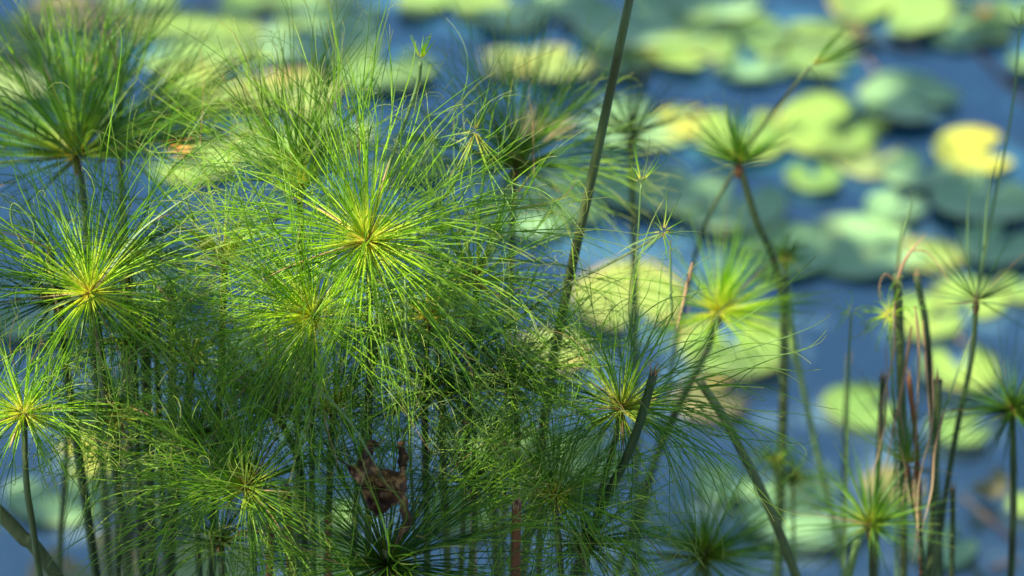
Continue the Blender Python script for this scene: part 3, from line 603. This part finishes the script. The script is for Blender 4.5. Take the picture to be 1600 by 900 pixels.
bare_stem('thick mottled stem slanting out of the lower left corner', [(-60, 745), (30, 835), (110, 935)], 5.0, .0115, 'stem_band', maxs=1.1)
bare_stem('blurred green stem behind the gap at lower left', [(108, 620), (100, 760), (92, 900)], 5.7, .006, 'stem')
bare_stem('rust brown stem low right of the green star head', [(446, 760), (450, 830), (456, 905)], 5.05, .0085, 'stem_brown')
bare_stem('dull brown stem beside the rust brown one', [(424, 790), (420, 905)], 5.15, .007, 'stem_brown')
bare_stem('narrow brown stem low left of the dark green bottom head', [(512, 800), (514, 905)], 5.1, .0062, 'stem_brown')
papyrus('papyrus head lost in the tangle above the brown stems', (430, 640), 5.05, 190, [(470, 740), (476, 905)], n=90, spread=112, grav=.35, curl=.5, style='green', rs=.0075, smat='stem_dark')
papyrus('papyrus head lost in the tangle between the glowing head and the dry brown leaf', (590, 520), 5.15, 200, [(560, 740), (550, 905)], n=100, spread=112, grav=.35, curl=.5, style='green', rs=.007, smat='stem_dark')
bare_stem('pale brown stem low right of the dim papyrus head', [(736, 760), (742, 905)], 5.2, .0045, 'stem_pink')
bare_stem('pale green smooth stem passing just right of the dry brown leaf', [(633, 430), (638, 640), (650, 900)], 4.72, .0034, 'stem_light', rt=.002, frayed=False)
bare_stem('straight dark stem below the fuzzy bud at centre right', [(1226, 430), (1223, 640), (1214, 905)], 5.85, .0085, 'stem_dark')
bare_stem('blurred pale stem behind the wispy sprout', [(1326, 560), (1320, 700), (1316, 905)], 6.3, .0045, 'stem', frayed=True)
bare_stem('grey green stem topped by dead curled bracts', [(1402, 430), (1407, 560), (1412, 905)], 5.4, .0082, 'stem')
bare_stem('dark leaning stem behind the dead curled stalks', [(1432, 430), (1452, 560), (1470, 905)], 5.5, .0062, 'stem_dark', frayed=True)
bare_stem('broad grey stem in the middle of the right stem cluster', [(1466, 595), (1462, 720), (1452, 905)], 5.35, .0075, 'stem', frayed=True)
bare_stem('short grey stem tip right of the right stem cluster', [(1489, 765), (1487, 905)], 5.45, .0052, 'stem_dark', frayed=True)
bare_stem('thin stem left of the star papyrus at lower right', [(1340, 850), (1325, 905)], 5.5, .007, 'stem_light')
bare_stem('slim dark stem at the left of the right stem cluster', [(1380, 590), (1372, 740), (1368, 905)], 5.5, .0055, 'stem_dark', frayed=True)
bare_stem('tall slim brown stem between the dead curled stalks', [(1420, 590), (1432, 700), (1440, 905)], 5.3, .0048, 'stem_brown', frayed=True)
bare_stem('blurred stem leaning behind the drooping head', [(1105, 545), (1030, 700), (985, 905)], 5.7, .0065, 'stem_dark')
papyrus('papyrus head lost in the tangle right below the glowing one', (668, 500), 5.05, 200, [(664, 640), (668, 905)], n=90, spread=112, grav=.35, curl=.5, style='bright', rs=.007, smat='stem_dark')
bare_stem('dim upright stem left of the brown stub', [(770, 700), (775, 905)], 5.3, .007, 'stem')
bare_stem('upright green stem right of the brown stub', [(850, 640), (842, 905)], 5.15, .0062, 'stem')

# dead curled stalks at right, pinkish split bract at centre right
blade('pinkish dead bract hooked over at the top of the grey green stem', [(1400, 445), (1412, 410), (1428, 388), (1446, 366)], 5.38, .0035, 'straw', 'dead bract', 'dead_bract', 'dead bracts on the right', .5)
blade('maroon dead bract drooping left of the grey green stem', [(1398, 440), (1384, 428), (1374, 445), (1376, 470)], 5.38, .003, 'straw', 'dead bract', 'dead_bract', 'dead bracts on the right', .5)
blade('pinkish dead ray arching over to the round lime yellow pad', [(1420, 392), (1448, 394), (1470, 420), (1488, 450)], 5.4, .0028, 'straw', 'dead bract', 'dead_bract', 'dead bracts on the right', .5)
blade('green upright bract growing out of the dead hooked one', [(1404, 420), (1410, 370), (1424, 320), (1422, 290)], 5.38, .003, 'bract', 'bract', 'green_bract', 'green blades at the right', .4)
blade('left green blade beside the dead hooked bract', [(1400, 425), (1406, 370), (1416, 330)], 5.38, .0022, 'bract', 'bract', 'green_bract', 'green blades at the right', .4)
blade('pale tan dead strip hanging down the right stem cluster', [(1430, 478), (1436, 540), (1434, 620), (1428, 740)], 5.35, .0045, 'straw', 'dead strip', 'dead_strip', 'dead strips hanging on the right', .3)
blade('brown dead strip slanting beside the pale tan one', [(1424, 510), (1414, 580), (1400, 650), (1382, 740)], 5.35, .004, 'straw', 'dead strip', 'dead_strip', 'dead strips hanging on the right', .3)
blade('bright green blade curving up the right side of the stem cluster', [(1462, 600), (1474, 640), (1500, 570), (1520, 520)], 5.4, .003, 'bract', 'bract', 'green_bract', 'green blades at the right', .3)
blade('tall green ray rising straight from the red brown knot', [(1524, 470), (1536, 400), (1545, 300), (1572, 200)], 5.42, .0024, 'bract', 'bract', 'green_bract', 'green blades at the right', .5)
blade('upright green ray left of the tallest one over the red brown knot', [(1514, 440), (1512, 340), (1520, 260)], 5.42, .002, 'bract', 'bract', 'green_bract', 'green blades at the right', .5)
blade('pink dead split bract hanging below the closed young tuft', [(1082, 410), (1074, 445), (1066, 480), (1056, 520)], 5.2, .0042, 'straw', 'dead bract', 'dead_bract', 'dead bracts at centre right', .5)
blade('green and pink bract standing left of the pink split one', [(1047, 375), (1048, 440), (1050, 490), (1058, 515)], 5.15, .003, 'bract', 'bract', 'green_bract', 'green blades at the right', .4)
blade('long pale flat bract crossing right of the glowing papyrus centre', [(545, 402), (600, 415), (660, 430), (715, 442)], 4.82, .0042, 'bract', 'bract', 'long_bract', 'long bracts across the tangle', .2)
blade('thin olive stick slanting down to the dry brown leaf', [(480, 590), (540, 650), (575, 705), (610, 768)], 4.68, .0028, 'bract', 'stick', 'thin_stick', 'long bracts across the tangle', .8)
blade('broad bright bract sweeping up right of the glowing papyrus centre', [(640, 400), (665, 350), (690, 300), (710, 262)], 4.86, .004, 'bract', 'bract', 'long_bract', 'long bracts across the tangle', .3)
blade('dark arching bract looping at the left edge above the knotted head', [(40, 392), (18, 345), (22, 318), (52, 350), (50, 390)], 4.85, .003, 'bract', 'bract', 'long_bract', 'long bracts across the tangle', .3)
blade('broad dark bract sweeping up right from the knotted sunlit head', [(150, 450), (210, 370), (260, 330), (320, 290)], 4.85, .0035, 'bract', 'bract', 'long_bract', 'long bracts across the tangle', .4)
blade('brown dead strip hanging from the left sunlit head beside its stem', [(75, 368), (78, 420), (90, 480), (112, 540)], 5.0, .004, 'straw', 'dead strip', 'dead_strip', 'dead strips in the tangle', .4)
blade('reddish dead strip hanging right of the glowing papyrus', [(716, 360), (722, 410), (714, 450), (706, 500)], 5.1, .0045, 'straw', 'dead strip', 'dead_strip', 'dead strips in the tangle', .4)
blade('dark reddish dead strip slanting low right of centre', [(722, 540), (735, 575), (748, 620)], 4.95, .003, 'straw', 'dead strip', 'dead_strip', 'dead strips in the tangle', .4)

rs_ = np.random.default_rng(9)
DRY = [('ragged tan strand falling left of the vase shaped head', (1398, 470), (1372, 720)), ('fine brown strand behind the pale tan strip', (1442, 500), (1448, 760)),
 ('thin dark strand crossing the grey green stem', (1384, 540), (1424, 790)), ('wispy tan strand right of the brown slanting strip', (1418, 560), (1408, 800)),
 ('crooked brown strand leaning against the broad grey stem', (1476, 640), (1440, 830)), ('short pinkish strand at the foot of the stem cluster', (1434, 700), (1426, 880)),
 ('slack brown strand at the left edge of the stem cluster', (1386, 600), (1356, 760)), ('straight straw coloured strand deep in the stem cluster', (1456, 560), (1436, 860))]
for lb, a_, b_ in DRY:
    mid = [((a_[0] * (1 - t_) + b_[0] * t_) + rs_.uniform(-9, 9), a_[1] * (1 - t_) + b_[1] * t_) for t_ in (.33, .66)]
    blade(lb, [a_] + mid + [b_], 5.3 + rs_.uniform(-.05, .12), rs_.uniform(.0015, .0035), 'straw', 'dead strip', 'dead_strip', 'dead strips hanging on the right', .35)
# dry brown leaf caught in the rays
def dead_leaf():
    d = 4.74
    Q = [(568,700,.01),(580,728,-.02),(560,758,0),(604,728,-.03),(592,756,.02),(626,738,-.012),(634,765,.0),(602,776,.03),(568,782,.01),(584,808,.0),
         (612,797,.02),(628,778,-.01),(652,796,-.025),(650,822,-.012),(631,803,.02),(630,832,.005),(616,860,.0),(643,716,-.025),(624,708,.015),(634,688,.0),
         (548,738,.012),(518,712,0),(560,690,0),(585,683,-.018),(603,690,0),(580,694,.005)]
    F = [(0,1,2,20),(1,3,4,2),(3,5,6,4),(4,6,7),(2,4,7,8),(8,7,10,9),(7,6,11,10),(6,12,14,11),(12,13,15,14),(13,16,15),(5,17,6),(17,18,5),(17,19,18),(20,2,21),(0,22,25,1),(22,23,25),(23,24,25)]
    c = at_depth(600, 750, d); V = np.array([at_depth(a, b, d + z * 2.2) for a, b, z in [(598 + (a_ - 598) * .88, b_, z_) for a_, b_, z_ in Q]])
    o = build('dry_leaf', V, [list(f) for f in F], M['dead'], None, origin=c)
    sb = o.modifiers.new("soft", 'SUBSURF'); sb.levels = sb.render_levels = 3; sb.boundary_smooth = 'PRESERVE_CORNERS'
    tx = bpy.data.textures.new("crumple", 'CLOUDS'); tx.noise_scale = .022
    dm = o.modifiers.new("crumple", 'DISPLACE'); dm.texture = tx; dm.strength = .022; dm.mid_level = .5
    st = o.modifiers.new("thickness", 'SOLIDIFY'); st.thickness = .0007
    tag(o, 'large curled dry brown leaf caught among the papyrus rays at the bottom centre', 'dry leaf')
dead_leaf()

# ------------------------------------------------------------ the tree that throws the dappled shade (unseen, left of the view; crown gaps shaped to light chosen spots)
def shade_tree():
    rng = np.random.default_rng(77)
    lit = []      # (qx, qy, radius)
    for p in PADS:
        if p[4]:
            c = on_z(p[0], p[1], .02); d = float(np.dot(c - CAM, FW)); q = shade_q(c); lit.append((q[0], q[1], p[2] * .5 * px_m(d) * 1.08))
    def L_(px, py, d, rpx): q = shade_q(at_depth(px, py, d)); lit.append((q[0], q[1], rpx * px_m(d)))
    for a in [(575, 350, 4.8, 190), (480, 460, 4.9, 140), (620, 200, 4.95, 120), (420, 380, 5.05, 130), (150, 420, 4.95, 80), (40, 630, 4.75, 100),
              (130, 90, 5.4, 120), (40, 120, 5.4, 90), (220, 100, 5.4, 70), (470, 200, 5.25, 100), (385, 750, 4.8, 40), (740, 250, 4.9, 90), (1125, 470, 5.7, 120), (1050, 400, 5.1, 70),
              (1270, 100, 5.75, 50), (1240, 410, 6, 60), (1420, 430, 5.4, 70), (1535, 330, 5.4, 60), (985, 620, 4.95, 60), (1370, 800, 5.45, 80), (1220, 740, 5.95, 70),
              (840, 840, 5.0, 40), (720, 380, 5.0, 130), (320, 300, 5.1, 80), (470, 600, 5.0, 20), (1105, 610, 5.3, 50), (640, 540, 4.75, 30), (1580, 620, 5.5, 50),
              (1110, 820, 5.6, 100), (1160, 200, 5.7, 90), (260, 480, 5.0, 60)]: L_(*a)
    lit = np.array(lit)
    n = 90000; cl = 4200
    CX = rng.uniform(-2.8, 3.3, cl); CY = rng.uniform(1.6, 13.5, cl)
    ci = rng.integers(0, cl, n); q = np.stack([CX[ci], CY[ci]], 1) + rng.normal(size=(n, 2)) * .07
    keep = np.ones(n, bool); rnd_ = rng.random(n)
    for lx, ly, lr in lit:
        dd = np.hypot(q[:, 0] - lx, q[:, 1] - ly); keep &= ~((dd < lr + .03) & (rnd_ < .97))
    # the papyrus zone gets looser foliage: speckled light
    inpap = q[:, 1] < 5.3
    keep &= ~(inpap & (rng.random(n) < .2)); keep &= ~((q[:, 1] > 5.9) & (rng.random(n) < .2))
    q = q[keep]; n = len(q); z = 6.3 + rng.random(n) * 1.3
    Pp = np.stack([q[:, 0] + SHX * z, q[:, 1] + SHY * z, z], 1)
    a = norm(rng.normal(size=(n, 3)) * [1, 1, .5]); b = norm(np.cross(a, norm(np.array([SV.x, SV.y, SV.z]) + rng.normal(size=(n, 3)) * .5)))
    s = rng.uniform(.05, .085, (n, 1)); 
    V = np.stack([Pp - a * s, Pp + b * s * .45, Pp + a * s * 1.1, Pp - b * s * .45], 1).reshape(-1, 3)
    F = np.arange(n * 4).reshape(n, 4)
    m, N, L, P = mat('tree_leaf'); P.inputs["Base Color"].default_value = (.06, .11, .025, 1); P.inputs["Roughness"].default_value = .5
    m2, N, L, P = mat('tree_bark'); tc = N.new("ShaderNodeTexCoord"); nn = noise(N, L, 12, 5, tc.outputs["Object"])
    L.new(ramp(N, L, nn, [(.3, (.06, .045, .03)), (.7, (.16, .12, .09))]), P.inputs["Base Color"]); P.inputs["Roughness"].default_value = .9
    base = np.array([-7.5, 8.0, -.3])
    root = new_thing('shade_tree', tuple(base), 'unseen leafy tree left of the view, crown shaped to throw the dappled shade', 'tree')
    tr = tube_part('trunk', [np.array([-5.6, 7.8, 7.2]), np.array([-6.6, 8.0, 4.6]), np.array([-7.2, 8.1, 1.5]), base], .10, .26, m2, root, 12, 24, 0)
    for k in range(16):
        e = np.array([rng.uniform(-6.6, -.8), rng.uniform(-.5, 11.0), rng.uniform(6.4, 7.5)]); s0 = np.array([-6.6, 8.0, 4.6]) + rng.normal(size=3) * .08 + [0.4, 0, .8 * rng.random()]
        md = (s0 + e) / 2 + [0, 0, .5]
        tube_part('limb', [e, md, s0], .012, .05, m2, root, 6, 14, 0)
    build('crown', V, F, m, root, smooth=False)
shade_tree()
